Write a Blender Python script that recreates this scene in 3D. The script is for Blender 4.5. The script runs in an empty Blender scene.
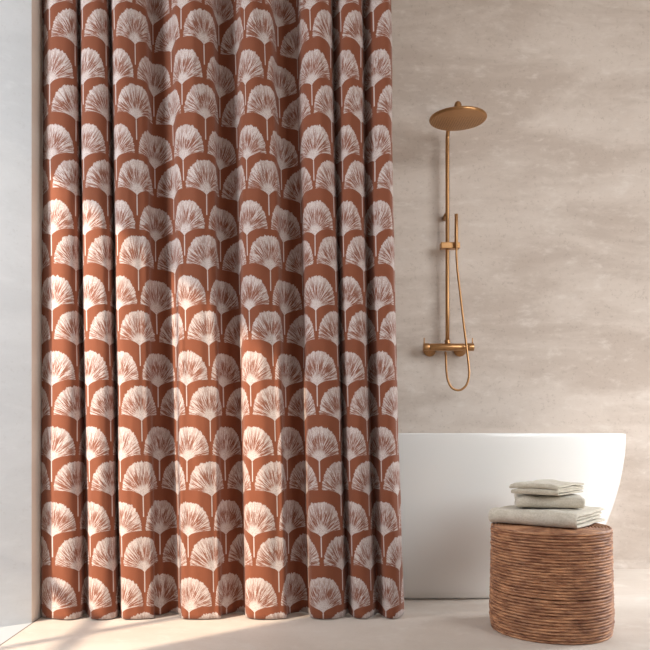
import bpy, bmesh, math, random
from mathutils import Vector, Matrix, noise
S = bpy.context.scene
C = S.collection
# ------------------------------------------------------------ camera
CH, F, CX, CY = 0.60, 720.0, 300.0, 438.0      # eye height, focal length in pixels, optical centre
cam = bpy.data.cameras.new('camera'); co = bpy.data.objects.new('camera', cam); C.objects.link(co)
co.location = (0, 0, CH); co.rotation_euler = (math.pi/2, 0, 0)
cam.sensor_width = 36; cam.lens = F/650*36
cam.shift_x = (325-CX)/650; cam.shift_y = (CY-325)/650
cam.clip_start = .05
S.camera = co
# ------------------------------------------------------------ world and light
w = bpy.data.worlds.new('world'); S.world = w; w.use_nodes = True
bg = w.node_tree.nodes['Background']; bg.inputs[0].default_value = (.90, .95, 1.0, 1); bg.inputs[1].default_value = .09
sd = bpy.data.lights.new('sun', 'SUN'); so = bpy.data.objects.new('sun', sd); C.objects.link(so)
so.rotation_euler = Vector((1, .80, -.80)).to_track_quat('-Z', 'Y').to_euler()
sd.energy = 6.0; sd.color = (1, .83, .63); sd.angle = math.radians(1.6)
def area(name, loc, to, sx, sy, power, col, spread=180):
    a = bpy.data.lights.new(name, 'AREA'); o = bpy.data.objects.new(name, a); C.objects.link(o)
    a.shape = 'RECTANGLE'; a.size = sx; a.size_y = sy; a.energy = power; a.color = col; a.spread = math.radians(spread)
    o.location = loc; o.rotation_euler = (Vector(to)-Vector(loc)).to_track_quat('-Z', 'Y').to_euler()
area('daylight_left', (-1.42, .35, 1.45), (.9, 2.7, .7), 1.2, 1.7, 3, (.94, .98, 1.0))
area('daylight_window', (-1.44, 1.62, 1.35), (.5, 2.45, 1.1),   .5, 1.9, 23, (.94, .97, 1.0))
area('daylight_right', (2.75, 2.70, 1.05), (1.35, 2.45, 0), .7, .9, 17, (.94, .98, 1.0), 110)
area('daylight_front_right', (2.5, .45, 2.0), (1.15, 3.2, 1.35), 1.9, 1.9, 21, (.94, .98, 1.0), 92)
vs = S.view_settings
vs.view_transform = 'Standard'; vs.look = 'None'; vs.gamma = 1; vs.exposure = 0.0; vs.use_curve_mapping = False

# ------------------------------------------------------------ helpers
def lin(r, g, b):
    f = lambda c: (c/255/12.92) if c/255 <= .04045 else ((c/255+.055)/1.055)**2.4
    return (f(r), f(g), f(b), 1)
class NT:
    def __init__(s, name, rough=.8, metal=0.0, spec=.5):
        s.m = bpy.data.materials.new(name); s.m.use_nodes = True
        s.t = s.m.node_tree; s.n = s.t.nodes
        s.b = s.n['Principled BSDF']
        s.b.inputs['Roughness'].default_value = rough; s.b.inputs['Metallic'].default_value = metal
        s.b.inputs['Specular IOR Level'].default_value = spec
    def put(s, sock, v):
        if isinstance(v, bpy.types.NodeSocket): s.t.links.new(v, sock)
        else: sock.default_value = v
    def math(s, op, a, b=0.0, c=0.0, clamp=False):
        n = s.n.new('ShaderNodeMath'); n.operation = op; n.use_clamp = clamp
        s.put(n.inputs[0], a); s.put(n.inputs[1], b); s.put(n.inputs[2], c); return n.outputs[0]
    def step(s, v, lo, hi, a=0.0, b=1.0):
        n = s.n.new('ShaderNodeMapRange'); n.interpolation_type = 'SMOOTHSTEP'
        s.put(n.inputs['Value'], v)
        n.inputs['From Min'].default_value = lo; n.inputs['From Max'].default_value = hi
        n.inputs['To Min'].default_value = a; n.inputs['To Max'].default_value = b
        return n.outputs['Result']
    def mix(s, f, a, b, mode='MIX'):
        n = s.n.new('ShaderNodeMix'); n.data_type = 'RGBA'; n.blend_type = mode
        s.put(n.inputs[0], f); s.put(n.inputs[6], a); s.put(n.inputs[7], b); return n.outputs[2]
    def xyz(s, x=0.0, y=0.0, z=0.0):
        n = s.n.new('ShaderNodeCombineXYZ'); s.put(n.inputs[0], x); s.put(n.inputs[1], y); s.put(n.inputs[2], z); return n.outputs[0]
    def sep(s, v):
        n = s.n.new('ShaderNodeSeparateXYZ'); s.put(n.inputs[0], v); return n.outputs
    def coord(s, kind='Object'):
        return s.n.new('ShaderNodeTexCoord').outputs[kind]
    def scale(s, v, sc):
        n = s.n.new('ShaderNodeMapping'); s.put(n.inputs[0], v); n.inputs['Scale'].default_value = sc; return n.outputs[0]
    def noise(s, v, scale=5, detail=4, rough=.5, dist=0):
        n = s.n.new('ShaderNodeTexNoise'); s.put(n.inputs['Vector'], v)
        n.inputs['Scale'].default_value = scale; n.inputs['Detail'].default_value = detail
        n.inputs['Roughness'].default_value = rough; n.inputs['Distortion'].default_value = dist
        return n.outputs['Fac']
    def bump(s, h, strength, dist):
        n = s.n.new('ShaderNodeBump'); s.put(n.inputs['Height'], h)
        n.inputs['Strength'].default_value = strength; n.inputs['Distance'].default_value = dist
        s.t.links.new(n.outputs[0], s.b.inputs['Normal'])
    def color(s, v): s.put(s.b.inputs['Base Color'], v)

def plaster(name, c0, c1, c2, floor=False):
    m = NT(name, .72, 0, .3); co_ = m.coord()
    a = m.noise(m.scale(co_, (1, 1, 3.2) if not floor else (1, 1.6, 1)), 1.3, 7, .62, .4)
    b = m.noise(m.scale(co_, (1, 1, 2.0)), 9, 10, .72, .2)
    p = m.noise(co_, 70, 4, .7)
    col = m.mix(m.step(a, .38, .62), c0, c1)
    col = m.mix(m.step(b, .50, .72, 0, .6), col, c2)
    pits = m.math('MULTIPLY', m.step(p, .55, .66), m.step(b, .56, .44))
    col = m.mix(m.math('MULTIPLY', pits, .30 if name == 'beige_plaster' else .12), col, (c0[0]*.55, c0[1]*.5, c0[2]*.45, 1))
    m.bump(m.math('SUBTRACT', b, m.math('MULTIPLY', pits, .4 if name == 'beige_plaster' else .1)), .22, .003)
    return m, col, co_
m, col, _ = plaster('beige_plaster', lin(195, 179, 167), lin(215, 201, 190), lin(230, 220, 211)); m.color(col); M_WALL = m.m
m, col, _ = plaster('grey_plaster', lin(214, 217, 220), lin(222, 225, 228), lin(229, 232, 235)); m.color(col); M_GREY = m.m
m, col, _ = plaster('reveal_plaster', lin(232, 220, 208), lin(238, 227, 216), lin(242, 232, 222)); m.color(col); M_REV = m.m
m, col, cc = plaster('floor_plaster', lin(210, 197, 186), lin(222, 211, 201), lin(230, 222, 214), True)
X = m.sep(cc)[0]
col = m.mix(m.step(X, -.868, -.872), col, lin(196, 198, 202))
col = m.mix(m.step(m.math('ABSOLUTE', m.math('ADD', X, .868)), .0035, .0015), col, lin(120, 108, 98))
m.color(col); m.b.inputs['Roughness'].default_value = .55; M_FLOOR = m.m
m = NT('white_ceiling', .9); m.color(lin(205, 200, 194)); M_CEIL = m.m
m = NT('window_paint', .5); m.color(lin(90, 80, 70)); M_WIN = m.m

def mesh_obj(name, verts, faces, mats, parent=None, smooth=True, mi=None, uvs=None):
    me = bpy.data.meshes.new(name); me.from_pydata([tuple(v) for v in verts], [], faces)
    for mt in (mats if isinstance(mats, (list, tuple)) else [mats]): me.materials.append(mt)
    if mi:
        for p, i in zip(me.polygons, mi): p.material_index = i
    for p in me.polygons: p.use_smooth = smooth
    if uvs:
        uv = me.uv_layers.new(name='UVMap')
        for l in me.loops: uv.data[l.index].uv = uvs[l.vertex_index]
    me.update()
    o = bpy.data.objects.new(name, me); C.objects.link(o)
    if parent: o.parent = parent
    return o
def fix_normals(o):
    bm = bmesh.new(); bm.from_mesh(o.data); bmesh.ops.recalc_face_normals(bm, faces=bm.faces); bm.to_mesh(o.data); bm.free()
def tag(o, label=None, cat=None, group=None, kind=None):
    if label: o['label'] = label
    if cat: o['category'] = cat
    if group: o['group'] = group
    if kind: o['kind'] = kind
def thing(name, label, cat, loc=(0, 0, 0), rz=0, group=None):
    o = bpy.data.objects.new(name, None); C.objects.link(o); o.location = loc; o.rotation_euler = (0, 0, rz)
    o.empty_display_size = .05; tag(o, label, cat, group); return o
def prism(name, poly, z0, z1, mats, mi=None, parent=None):
    n = len(poly)
    v = [(x, y, z0) for x, y in poly] + [(x, y, z1) for x, y in poly]
    f = [(i, (i+1) % n, (i+1) % n+n, i+n) for i in range(n)] + [tuple(range(n))[::-1], tuple(range(n, 2*n))]
    o = mesh_obj(name, v, f, mats, parent, False, mi); fix_normals(o); return o
def box(name, x0, x1, y0, y1, z0, z1, mat, parent=None, bevel=0):
    o = prism(name, [(x0, y0), (x1, y0), (x1, y1), (x0, y1)], z0, z1, mat, None, parent)
    if bevel:
        b = o.modifiers.new('bevel', 'BEVEL'); b.width = bevel; b.segments = 3
        for p in o.data.polygons: p.use_smooth = True
        o.modifiers.new('wn', 'WEIGHTED_NORMAL')
    return o
def catmull(pts, n):
    out = []; P = [Vector(p) for p in pts]; P = [P[0]*2-P[1]] + P + [P[-1]*2-P[-2]]
    for i in range(1, len(P)-2):
        for k in range(n):
            t = k/n; a, b, c, d = P[i-1], P[i], P[i+1], P[i+2]
            out.append(.5*((2*b)+(c-a)*t+(2*a-5*b+4*c-d)*t*t+(3*b-a-3*c+d)*t**3))
    out.append(P[-2]); return out
def tube(name, pts, r, mat, parent=None, seg=20, radii=None, caps=True):
    P = [Vector(p) for p in pts]; v = []; f = []
    t0 = (P[1]-P[0]).normalized(); up = Vector((0, 0, 1)) if abs(t0.z) < .9 else Vector((1, 0, 0))
    nrm = t0.cross(up).normalized()
    for i, p in enumerate(P):
        t = ((P[min(i+1, len(P)-1)]-P[max(i-1, 0)])).normalized()
        nrm = (nrm - t*nrm.dot(t)).normalized(); bi = t.cross(nrm)
        rr = radii[i] if radii else r
        for k in range(seg):
            a = 2*math.pi*k/seg; v.append(p+(nrm*math.cos(a)+bi*math.sin(a))*rr)
    for i in range(len(P)-1):
        for k in range(seg):
            f.append((i*seg+k, i*seg+(k+1) % seg, (i+1)*seg+(k+1) % seg, (i+1)*seg+k))
    if caps: f += [tuple(range(seg))[::-1], tuple(range((len(P)-1)*seg, len(P)*seg))]
    o = mesh_obj(name, v, f, mat, parent); fix_normals(o)
    return o
def cyl(name, a, b, r, mat, parent=None, seg=32, bev=.0015):
    a = Vector(a); b = Vector(b); d = (b-a).normalized(); bev = min(bev, r*.5)
    pts = [a, a+d*1e-5, a+d*bev*.3, a+d*bev, b-d*bev, b-d*bev*.3, b-d*1e-5, b]
    rr = [r-bev, r-bev*.9, r-bev*.3, r, r, r-bev*.3, r-bev*.9, r-bev]
    return tube(name, pts, r, mat, parent, seg, rr)

# ------------------------------------------------------------ setting
BW = 3.336      # back wall
fl = box('floor', -1.7, 4.2, -1.6, BW+.1, -.1, 0, M_FLOOR); tag(fl, kind='structure')
# back wall meets the floor in a small cove
R = .035; pf = [(BW-R+R*math.sin(a), R-R*math.cos(a)) for a in [i*math.pi/16 for i in range(9)]]
prof = pf + [(BW, 2.9), (BW+.2, 2.9), (BW+.2, -.02), (BW-R, -.02)]
x0, x1 = -.872, 4.2; n = len(prof)
vv = [(x0, y, z) for y, z in prof] + [(x1, y, z) for y, z in prof]
ff = [(i, (i+1) % n, (i+1) % n+n, i+n) for i in range(n)] + [tuple(range(n)), tuple(range(n, 2*n))[::-1]]
wb = mesh_obj('wall_back', vv, ff, M_WALL, None, False); fix_normals(wb); tag(wb, kind='structure')
# splayed grey wall on the left, its end turns into the beige reveal of the recess
wc = prism('wall_corner', [(-.872, 2.339), (-1.5, 1.875), (-1.7, 1.875), (-1.7, BW+.2), (-.872, BW+.2)], 0, 2.9,
           [M_GREY, M_REV], [0, 1, 1, 1, 1, 1, 1]); tag(wc, kind='structure')
# wall with the window that lets the sun in
WY0, WY1, WZ0, WZ1 = 1.13, 1.86, .12, 2.09
def wall_left():
    parts = [(-.9, WY0, 0, 2.9), (WY0, WY1, 0, WZ0), (WY0, WY1, WZ1, 2.9), (WY1, 1.875, 0, 2.9)]
    v = []; f = []
    for y0, y1, z0, z1 in parts:
        b = len(v)
        v += [(-1.6, y0, z0), (-1.5, y0, z0), (-1.5, y1, z0), (-1.6, y1, z0), (-1.6, y0, z1), (-1.5, y0, z1), (-1.5, y1, z1), (-1.6, y1, z1)]
        f += [tuple(b+i for i in q) for q in ((0, 1, 2, 3), (4, 5, 6, 7), (0, 1, 5, 4), (1, 2, 6, 5), (2, 3, 7, 6), (3, 0, 4, 7))]
    o = mesh_obj('wall_left', v, f, M_GREY, None, False); fix_normals(o); return o
tag(wall_left(), kind='structure')
win = bpy.data.objects.new('window_1', None); C.objects.link(win); win.location = (0, 0, 0); tag(win, kind='structure')
box('mullion', -1.56, -1.53, 1.485, 1.515, WZ0, WZ1, M_WIN, win)
box('transom', -1.56, -1.53, WY0, WY1, .680, .712, M_WIN, win)
cl = box('ceiling', -1.7, 4.2, -.9, BW+.2, 2.9, 3.0, M_CEIL); tag(cl, kind='structure')

# ------------------------------------------------------------ curtain
FW, PV = .0817, .2490       # metres of cloth per fan column, height of one repeat
def curtain_material():
    m = NT('printed_cotton', .85, 0, .2)
    uv = m.sep(m.coord('UV')); U, Z = uv[0], uv[1]
    def fan(offu, z0, seed):
        p = m.math('ADD', m.math('DIVIDE', m.math('SUBTRACT', U, offu), 2.0), .5)
        x = m.math('MULTIPLY', m.math('SUBTRACT', m.math('FRACT', p), .5), 2*FW)
        q = m.math('ADD', m.math('DIVIDE', m.math('SUBTRACT', Z, z0), PV), 20.35)
        y = m.math('MULTIPLY', m.math('SUBTRACT', m.math('FRACT', q), .35), PV)
        cid = m.math('ADD', m.math('MULTIPLY', m.math('FLOOR', p), 3.71), m.math('ADD', m.math('MULTIPLY', m.math('FLOOR', q), 5.37), seed))
        H, W, yc = .121, .0740, .027
        ax = m.math('ABSOLUTE', x); t = m.math('DIVIDE', ax, W)
        yp = m.math('ADD', y, -.018)
        ang = m.math('ARCTAN2', x, m.math('ADD', yp, .004))
        rad = m.math('DIVIDE', m.math('SQRT', m.math('ADD', m.math('MULTIPLY', x, x), m.math('MULTIPLY', yp, yp))), .1)
        ser = m.noise(m.xyz(m.math('MULTIPLY', ang, 9.0), 0.0, cid), 1.5, 2, .6)
        yt = m.math('DIVIDE', m.math('MAXIMUM', m.math('SUBTRACT', y, yc), 0.0), H-yc)
        e = m.math('ADD', m.math('POWER', t, 2.5), m.math('POWER', yt, 2.1))
        e = m.math('ADD', e, m.math('MULTIPLY', m.math('SUBTRACT', ser, .5), .45))
        dome = m.step(e, 1.03, .95)
        low = m.math('MULTIPLY', m.math('SQRT', m.math('MAXIMUM', m.math('SUBTRACT', 1.0, m.math('POWER', m.math('SUBTRACT', 1.0, m.math('MINIMUM', t, 1.0)), 2.0)), 0.0)), yc)
        under = m.step(m.math('SUBTRACT', y, low), -.001, .001)
        body = m.math('MULTIPLY', dome, under)
        stem = m.math('MULTIPLY', m.step(ax, .0026, .0016), m.math('MULTIPLY', m.step(y, -.062, -.060), m.step(y, .006, .002)))
        st = m.noise(m.xyz(m.math('MULTIPLY', ang, 12.0), m.math('MULTIPLY', rad, 1.6), cid), 1.6, 4, .65)
        env = m.math('MULTIPLY', m.step(rad, .12, .34), m.step(rad, 1.05, .55, .35, 1.0))
        s1 = m.math('MULTIPLY', m.step(m.math('ADD', st, m.math('MULTIPLY', env, .08)), .51, .60), env)
        bl = m.noise(m.xyz(m.math('MULTIPLY', x, 22.0), m.math('MULTIPLY', y, 22.0), cid), 1.6, 3, .5)
        s2 = m.math('MULTIPLY', m.step(bl, .50, .68), m.math('MULTIPLY', m.step(rad, .15, .32), m.step(rad, .8, .5)))
        sp = m.noise(m.xyz(m.math('MULTIPLY', x, 300.0), m.math('MULTIPLY', y, 300.0), cid), 1.2, 2, .5)
        s3 = m.math('MULTIPLY', m.step(sp, .48, .62), .42)
        s = m.math('MAXIMUM', m.math('MAXIMUM', m.math('MULTIPLY', s1, .95), m.math('MULTIPLY', s2, .6)), s3)
        ink = m.math('MULTIPLY', body, m.math('SUBTRACT', 1.0, s, clamp=True))
        return m.math('MAXIMUM', ink, m.math('MULTIPLY', stem, .9))
    a = fan(1.0, .152, 1.3); b = fan(0.0, .0184, 7.9)
    ink = m.math('MAXIMUM', a, b)
    weave = m.noise(m.scale(m.coord('UV'), (300, 2500, 1)), 1, 2, .6)
    weave2 = m.noise(m.scale(m.coord('UV'), (60, 25, 1)), 1, 3, .6)
    ground = m.mix(weave2, lin(122, 69, 48), lin(134, 77, 53))
    paper = m.mix(weave2, lin(196, 184, 180), lin(208, 197, 193))
    m.color(m.mix(ink, ground, paper))
    m.bump(m.math('ADD', weave, m.math('MULTIPLY', ink, .5)), .25, .0008)
    m.b.inputs['Sheen Weight'].default_value = .15
    return m.m
M_CURT = curtain_material()
D0 = 2.380
top = [(-1,42,.045),(-.5,44,.055),(0,50,0),(.5,62,-.015),(1,74,.008),(1.5,79.5,.060),(2,83,0),(2.5,95,-.015),(3,105,.008),(3.5,111,.060),(4,114.5,0),
 (4.5,124,-.012),(5,135,0),(5.5,145,.022),(5.75,148.5,.055),(6,153,.078),(6.5,163,.07),(7,172,.044),(7.5,176.5,.01),(8,182,0),(8.5,193,-.012),(9,203.5,0),(9.5,212,.02),(9.75,214.5,.055),
 (10,218,.082),(10.5,228,.085),(11,236,.060),(11.5,240,.02),(12,245,.003),(12.5,254,-.012),(13,264.6,.003),(13.5,272,.02),(13.75,275,.06),(14,278.5,.086),(14.5,289,.1),
 (15,298,.08),(15.5,303,.035),(16,310.7,.006),(16.5,321,-.01),(17,330.5,.02),(17.5,334.5,.07),(18,341,.012),(18.5,351,-.008),(19,360,.02),(19.5,365,.07),
 (20,374,.010),(20.5,385,-.008),(21,391,.02),(21.5,391,.06)]
bot = [(-1,40.5,.04),(-.5,45,.015),(0,53,0),(.5,66,-.012),(1,79,.008),(1.5,86,.048),(2,91,0),(2.5,102,-.012),(3,113.5,.008),(3.5,119.5,.052),(4,123,0),
 (4.5,133,-.01),(5,144.6,0),(5.5,152.5,.008),(5.75,154,.04),(6,160,.045),(6.5,171,.068),(7,180,.05),(7.5,182.5,.005),(8,189,-.006),(8.5,201,-.01),(9,214,0),(9.5,220,.006),(9.75,221.5,.04),
 (10,226,.05),(10.5,237,.075),(11,245,.06),(11.5,247,.015),(12,254.6,-.004),(12.5,267,-.01),(13,279,0),(13.5,285.5,.006),(13.75,287,.04),(14,290,.056),(14.5,301,.075),
 (15,308.5,.055),(15.5,312,.01),(16,323,-.006),(16.5,334,0),(17,343,.028),(17.5,348,.062),(18,354,.015),(18.5,363,-.004),(19,371.5,.024),(19.5,377,.064),
 (20,386,.010),(20.5,394,-.004),(21,400,.02),(21.5,404,.07)]
def prof_xy(tab, n, k):
    dd = lambda d: d if d < .03 else .03+(d-.03)*k
    return catmull([((px-CX)/F*(D0+dd(d)), D0+dd(d), u) for u, px, d in tab], n)
NS = 7
T = prof_xy(top, NS, 1.28); B = prof_xy(bot, NS, 1.4)
ZT, ZB, NZ = 2.42, .004, 150
zt, zb = .6+400*D0/F, .6-165*D0/F         # heights the two fold profiles belong to
verts = []; uvs = []
for j in range(NZ+1):
    z = ZB+(ZT-ZB)*j/NZ; k = (z-zb)/(zt-zb)
    for i in range(len(T)):
        ub = (B[i].z+1)/22.5; wt = max(0, min(1, (1-k) if k < 0 or k > 1 else (1-k)**(1+.7*max(0, (ub-.7)/.3)))) if 0 <= k <= 1 else 1-k
        p = B[i]*wt+T[i]*(1-wt)
        nx = .004*noise.noise(Vector((p.z*1.1, z*1.3, 0))) + .0022*noise.noise(Vector((p.z*2.6, z*3.5, 4)))
        ny = .006*noise.noise(Vector((p.z*.9, z*1.6, 9))) + .0025*noise.noise(Vector((p.z*3, z*5, 14)))
        verts.append((max(p.x+nx, -.869), p.y+ny, z)); uvs.append((p.z, z))
W_ = len(T)
faces = [(j*W_+i, j*W_+i+1, (j+1)*W_+i+1, (j+1)*W_+i) for j in range(NZ) for i in range(W_-1)]
cu = mesh_obj('shower_curtain', verts, faces, M_CURT, None, True, None, uvs)
sm = cu.modifiers.new('cloth', 'SOLIDIFY'); sm.thickness = .0018; sm.offset = 1
tag(cu, 'rust-red floor-length curtain printed with pale ginkgo fans, hanging in deep folds before the bath', 'curtain')

# ------------------------------------------------------------ bathtub
m = NT('white_acrylic', .18, 0, .5); m.color(lin(249, 248, 246)); m.b.inputs['Coat Weight'].default_value = .3; M_TUB = m.m
TX, TY = .455, 2.950
def tub():
    A1, B1, A0, B0, H = .848, .325, .635, .283, .618
    def sec(t):      # outer wall from floor (0) to rim (1)
        return (A0+(A1-A0)*(1-(1-t)**1.9), B0+(B1-B0)*(1-(1-t)**1.5))
    rings = [(A0-.012, B0-.012, 0), (A0-.012, B0-.012, .0045), (A0-.004, B0-.004, .0055), (A0, B0, .008)]
    for i in range(1, 25):
        t = i/24; a, b = sec(t); rings.append((a, b, .008+(H-.014)*t))
    rings += [(A1-.001, B1-.001, H-.0015), (A1-.005, B1-.005, H), (A1-.016, B1-.016, H), (A1-.020, B1-.020, H-.003)]
    for i in range(1, 19):
        t = i/18; k = 1-.30*t**1.3; kk = 1-.32*t**1.4
        rings.append(((A1-.022)*k, (B1-.022)*kk, H-.006-(H-.13)*(1-(1-t)**1.25)))
    a, b, z = rings[-1]
    rings += [(a*.93, b*.9, z-.018), (a*.8, b*.75, z-.026), (a*.4, b*.4, z-.03), (.02, .02, z-.031)]
    n = 128; v = []; f = []
    for a, b, z in rings:
        for k in range(n):
            th = 2*math.pi*k/n; c, s = math.cos(th), math.sin(th); e = 2/2.7
            v.append((math.copysign(abs(c)**e, c)*a, math.copysign(abs(s)**e, s)*b, z))
    for i in range(len(rings)-1):
        for k in range(n): f.append((i*n+k, i*n+(k+1) % n, (i+1)*n+(k+1) % n, (i+1)*n+k))
    f += [tuple(range(n))[::-1], tuple(range((len(rings)-1)*n, len(rings)*n))]
    o = mesh_obj('bathtub', v, f, M_TUB); fix_normals(o); o.location = (TX, TY, 0)
    return o
tb = tub(); tag(tb, 'white freestanding oval bathtub behind the rattan stool, partly hidden by the curtain', 'bathtub')

# ------------------------------------------------------------ brass shower
m = NT('brushed_brass', .34, 1.0); oc = m.coord()
g = m.noise(m.scale(oc, (40, 40, 400)), 1, 3, .6)
m.color(m.mix(g, lin(172, 126, 82), lin(190, 144, 98))); m.b.inputs['Metallic'].default_value = .85
m.bump(g, .08, .0004); M_BR = m.m
m = NT('spray_plate', .45, 1.0); oc = m.coord()
vn = m.n.new('ShaderNodeTexVoronoi'); vn.inputs['Scale'].default_value = 95; vn.inputs['Randomness'].default_value = .15; m.put(vn.inputs['Vector'], oc)
dots = m.step(vn.outputs['Distance'], .25, .40)
m.color(m.mix(dots, lin(140, 102, 62), lin(186, 142, 98))); m.b.inputs['Metallic'].default_value = .7; M_SP = m.m
SX, SY = .670, 3.272
sh = thing('overhead_shower', 'brass overhead shower set with round head, tall riser and bar mixer, above the bath', 'shower', (SX, SY, 0))
ZV = 1.012
pts = [(0, 0, ZV+.012), (0, 0, 1.2), (0, 0, 1.5), (0, 0, 1.8)] + [(0, -.055*(1-math.cos(a)), 1.953+.055*math.sin(a)) for a in [i*math.pi/20 for i in range(11)]]
tube('riser_pipe', pts, .0090, M_BR, sh)
tube('overhead_arm', [(0, -.055, 2.008), (0, -.12, 2.008), (0, -.205, 2.008), (0, -.212, 2.008)], .0095, M_BR, sh)
hz = 1.950
def lathe(name, prof, loc, mat, parent, n=64, axis='Z', tilt=0.0):
    v = []; f = []
    for r, z in prof:
        for k in range(n):
            a = 2*math.pi*k/n; v.append((loc[0]+r*math.cos(a), loc[1]+r*math.sin(a), loc[2]+z+tilt*r*math.sin(a)) if axis == 'Z' else (loc[0]+r*math.cos(a), loc[1]-z, loc[2]+r*math.sin(a)))
    for i in range(len(prof)-1):
        for k in range(n): f.append((i*n+k, i*n+(k+1) % n, (i+1)*n+(k+1) % n, (i+1)*n+k))
    f += [tuple(range(n)), tuple(range((len(prof)-1)*n, len(prof)*n))]
    o = mesh_obj(name, v, f, mat, parent); fix_normals(o); return o
hd = lathe('shower_head', [(.117, -.001), (.1195, .001), (.120, .003), (.120, .007), (.1185, .0095), (.05, .013), (.02, .016), (.012, .022)], (0, -.217, hz), M_BR, sh, 96, 'Z', .04)
bm_ = hd.modifiers.new('es', 'EDGE_SPLIT'); bm_.split_angle = math.radians(35)
lathe('spray_plate', [(.1155, -.0005), (.1155, -.0025), (.113, -.0032)], (0, -.217, hz), M_SP, hd, 96, 'Z', .04)
lathe('swivel_joint', [(.009, .014), (.013, .020), (.0155, .030), (.0155, .062), (.012, .073), (.005, .078)], (0, -.217, hz), M_BR, hd, 32)
cyl('wall_bracket', (0, .009, 1.617), (0, .064, 1.617), .0125, M_BR, sh)
# mixer bar
mb = cyl('mixer_bar', (-.082, -.008, ZV), (.084, -.008, ZV), .0165, M_BR, sh, 40)
for sx, e in ((-.112, -.0835), (.0855, .117)):
    k = cyl('mixer_knob', (sx, -.008, ZV), (e, -.008, ZV), .0175, M_BR, sh, 40, .002)
    lx = sx+.005 if sx < 0 else e-.005
    cyl('lever', (lx, -.008, ZV+.014), (lx, -.008, ZV+.042), .0028, M_BR, k, 12)
for x in (-.070, .070):
    r = lathe('wall_rosette', [(.012, .052), (.014, .02), (.027, .010), (.029, .004), (.029, .0005)], (x, .064, ZV-.006), M_BR, sh, 40, 'Y')
cyl('pipe_socket', (0, 0, ZV+.010), (0, 0, ZV+.034), .0125, M_BR, sh)
# slider that holds the hand shower
sl = box('slider', -.034, .052, -.026, .013, 1.456, 1.484, M_BR, sh, .003)
hs = thing('hand_shower', 'slim brass stick hand shower held in the slider, with its looping hose', 'hand shower', (SX, SY, 0))
hx = lambda px: (px-CX)/F*3.232-SX
hzz = lambda py: .6+(CY-py)/F*3.232
cyl('handle', (hx(456.3), -.040, 1.452), (hx(456.3), -.040, hzz(214)), .0078, M_BR, hs, 24)
hp = [(456.3, 248), (456.4, 256), (457.3, 270), (460, 293), (463.5, 323), (466.3, 346), (468.2, 362), (469, 374), (467, 383.5), (462.5, 388.8), (457.3, 390.2), (451.5, 387.5), (447.8, 380), (446.8, 370), (446.8, 358), (446.9, 351)]
hose = tube('hose', catmull([(hx(a), -.042 if i < 13 else -.042+.034*(i-12)/3, hzz(b)) for i, (a, b) in enumerate(hp)], 8), .0050, M_BR, hs, 14)

# ------------------------------------------------------------ coiled rattan stool
m = NT('rattan', .55, 0, .4); oc = m.coord(); s_ = m.sep(oc)
ang = m.math('ARCTAN2', s_[0], m.math('MULTIPLY', s_[1], -1.0))
n1 = m.noise(m.xyz(m.math('MULTIPLY', ang, 3.0), 0.0, m.math('MULTIPLY', s_[2], 105.0)), 1.0, 3, .6)
n2 = m.noise(m.scale(oc, (60, 60, 500)), 1, 3, .6)
n3 = m.noise(oc, 7, 3, .5)
c = m.mix(m.step(n1, .34, .68), lin(122, 74, 50), lin(208, 152, 112))
c = m.mix(m.step(n2, .45, .75, 0, .5), c, lin(222, 180, 146))
c = m.mix(m.step(n3, .4, .7, 0, .35), c, lin(126, 78, 56))
m.color(c); M_RAT = m.m
BX, BY, BR, BH = .786, 2.262, .1820, .327
st = thing('rattan_stool', 'round brown coiled rattan stool carrying the folded linens', 'stool', (BX, BY, 0))
rnd = random.Random(5)
def coil_profile(z0, z1, n, rf, seed):
    """one lathed sleeve made of n stacked round coils, each a little uneven"""
    SEG = 160; K = 7; v = []; f = []; dz = (z1-z0)/n; rows = []
    for i in range(n):
        o1 = rnd.uniform(-.0009, .0009); ph = rnd.uniform(0, 6.28)
        for k in range(K):
            a = -math.pi/2+math.pi*k/(K-1); zc = z0+(i+.5)*dz
            rows.append((rf(zc)+o1-.0075+math.cos(a)*.0075, zc+math.sin(a)*dz*.5, ph, i))
    for r, z, ph, i in rows:
        for s in range(SEG):
            th = 2*math.pi*s/SEG
            w1 = .0009*noise.noise(Vector((math.cos(th)*2+i*3.1, math.sin(th)*2, seed)))
            wz = .0006*noise.noise(Vector((math.cos(th)*1.6, math.sin(th)*1.6, z*9+seed)))
            v.append(((r+w1)*math.cos(th), (r+w1)*math.sin(th), max(z+wz*min(1, (z-z0)/.02, (z1-z)/.02), .0005)))
    for i in range(len(rows)-1):
        for s in range(SEG): f.append((i*SEG+s, i*SEG+(s+1) % SEG, (i+1)*SEG+(s+1) % SEG, (i+1)*SEG+s))
    return v, f
rf = lambda z: BR+.0015*math.sin(z*12)
v, f = coil_profile(.1288, BH-.004, 22, rf, 1); mesh_obj('coiled_side', v, f, M_RAT, st)
v, f = coil_profile(0, .1272, 14, lambda z: BR+.0035-.005*max(0, 1-z/.03), 4); mesh_obj('coiled_base_band', v, f, M_RAT, st)
# coiled top
rows = []; nr = 19
for i in range(nr):
    for k in range(6):
        a = math.pi*k/5; rc = BR-.002-(i+.5)*.0098
        rows.append((rc+math.cos(a)*.0049, BH-.006+math.sin(a)*.006))
v = []; f = []; SEG = 120
for r, z in rows:
    for s in range(SEG):
        th = 2*math.pi*s/SEG; v.append((max(r, .001)*math.cos(th), max(r, .001)*math.sin(th), z+.0006*noise.noise(Vector((math.cos(th)*3, math.sin(th)*3, r*60)))))
for i in range(len(rows)-1):
    for s in range(SEG): f.append((i*SEG+s, (i+1)*SEG+s, (i+1)*SEG+(s+1) % SEG, i*SEG+(s+1) % SEG))
mesh_obj('coiled_top', v, f, M_RAT, st)

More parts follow.
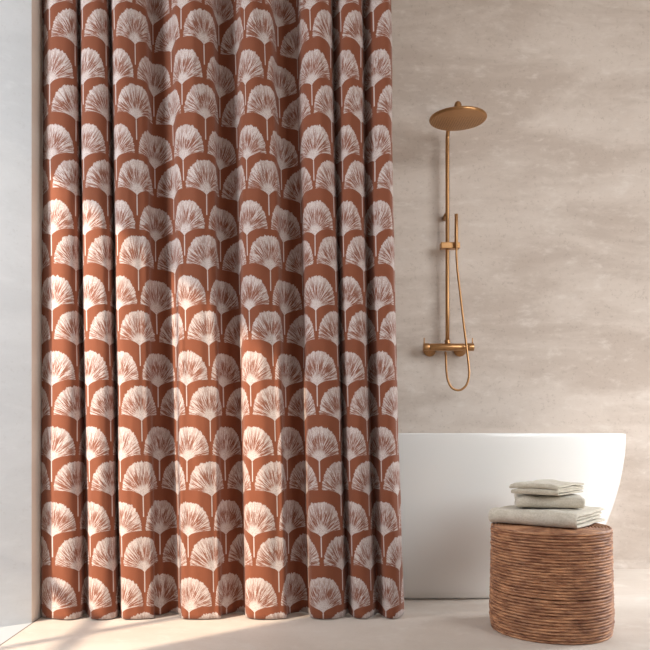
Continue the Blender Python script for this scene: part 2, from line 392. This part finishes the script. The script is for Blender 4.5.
# ------------------------------------------------------------ folded linens
def linen(name, c0, c1):
    m = NT(name, .9, 0, .15); oc = m.coord()
    a = m.noise(m.scale(oc, (260, 30, 260)), 1, 3, .6); b = m.noise(m.scale(oc, (30, 260, 30)), 1, 3, .6); c = m.noise(oc, 14, 4, .5)
    col = m.mix(m.step(m.math('ADD', a, b), .8, 1.2), c0, c1)
    m.color(col); m.bump(m.math('ADD', m.math('ADD', a, b), m.math('MULTIPLY', c, 1.5)), .35, .0012)
    m.b.inputs['Sheen Weight'].default_value = .2; return m.m
M_L1 = linen('oatmeal_linen', lin(196, 186, 168), lin(214, 205, 189))
M_L2 = linen('pale_linen', lin(204, 195, 179), lin(221, 213, 199))
def folded(name, L, W, stacks, mat, loc, rz, seed):
    """cloth folded into nested loops: closed folds face local -Y, the layers' cut ends show at local +-X.
    stacks: (loops, cloth thickness, z from, z to, shift in y, shift in x)"""
    V = []; Fc = []; layers = []
    HT = max(s_[3] for s_ in stacks)
    for U, t, za, zb_, sy, sx in stacks:
        H = zb_-za; n = 2*U; gap = (H-n*t)/(n-1)
        for q in range(U):
            h0 = (t+gap)*q+t/2; h1 = H-h0; r = (h1-h0)/2; mid = H/2
            y0 = -W/2+r+(t+gap)*q*.9
            back = W/2-.008*q
            ln = [(back+(y0-back)*k/14, h1) for k in range(15)]
            ln += [(y0+r*math.cos(math.pi/2+math.pi*k/10), mid+r*math.sin(math.pi/2+math.pi*k/10)) for k in range(1, 10)]
            ln += [(y0+(back-.006-y0)*k/14, h0) for k in range(15)]
            P = [Vector(p) for p in ln]; N = []
            for i in range(len(P)):
                d = (P[min(i+1, len(P)-1)]-P[max(i-1, 0)]).normalized(); N.append(Vector((-d.y, d.x)))
            ring = [p+nn*t*.48 for p, nn in zip(P, N)] + [p-nn*t*.48 for p, nn in zip(reversed(P), reversed(N))]
            layers.append(([Vector((p.x+sy, p.y+za)) for p in ring], sx))
    NX = 30
    for q, (ring, sx) in enumerate(layers):
        base = len(V); m_ = len(ring); e0 = rnd.uniform(-.004, .003); e1 = rnd.uniform(-.006, .004)
        for ix in range(NX+1):
            s = ix/NX; x = -L/2-e0+s*(L+e0+e1)+sx
            edge = min(s, 1-s)*L
            for p in ring:
                y, z = p.x, p.y; h = z/HT
                wob = Vector((x*10, y*10, seed))
                dz = (.006*noise.noise(wob)+.003*noise.noise(wob*2.7)+.0015*noise.noise(wob*6+Vector((0, 0, q))))*h
                dy = .006*noise.noise(Vector((x*8+5, z*12, seed*2)))+.002*noise.noise(Vector((x*30, z*20, seed+q)))
                dx = .007*noise.noise(Vector((y*11, z*40, seed*3+q)))*(1-min(edge/.05, 1))
                z2 = z-.005*h*(1-min(edge/.025, 1))**2
                V.append((x+dx, y+dy, max(z2+dz, .0006)))
        for ix in range(NX):
            for k in range(m_):
                a = base+ix*m_+k; b = base+ix*m_+(k+1) % m_
                Fc.append((a, b, b+m_, a+m_))
        half = m_//2
        for e, off in ((0, base), (1, base+NX*m_)):
            for k in range(half-1):
                qd = (off+k, off+k+1, off+m_-2-k, off+m_-1-k)
                Fc.append(qd if e else qd[::-1])
    o = mesh_obj(name, V, Fc, mat); fix_normals(o)
    o.location = loc; o.rotation_euler = (0, 0, rz)
    sb = o.modifiers.new('sub', 'SUBSURF'); sb.levels = 1; sb.render_levels = 1
    return o
GL = 'folded linens on the stool'
z0 = BH+.002
t1 = folded('bath_towel', .272, .292, [(2, .0098, 0, .047, 0, 0)], M_L2, (.801, 2.330, z0), math.radians(-39), 3.0)
tag(t1, 'largest oatmeal linen towel, folded, lying directly on the rattan stool', 'towel', GL)
t2 = folded('hand_towel', .205, .13, [(1, .0165, 0, .0385, 0, 0)], M_L2, (.798, 2.320, z0+.051), math.radians(-14), 11.0)
tag(t2, 'middle folded linen towel of the stack, its smooth fold facing forward', 'towel', GL)
t3 = folded('face_towel', .155, .215, [(1, .0072, 0, .0175, 0, 0), (1, .0066, .0180, .0345, .006, -.006)], M_L1, (.800, 2.322, z0+.0945), math.radians(-42), 21.0)
tag(t3, 'topmost folded linen towel on the stack, slightly rumpled with layered edges', 'towel', GL)
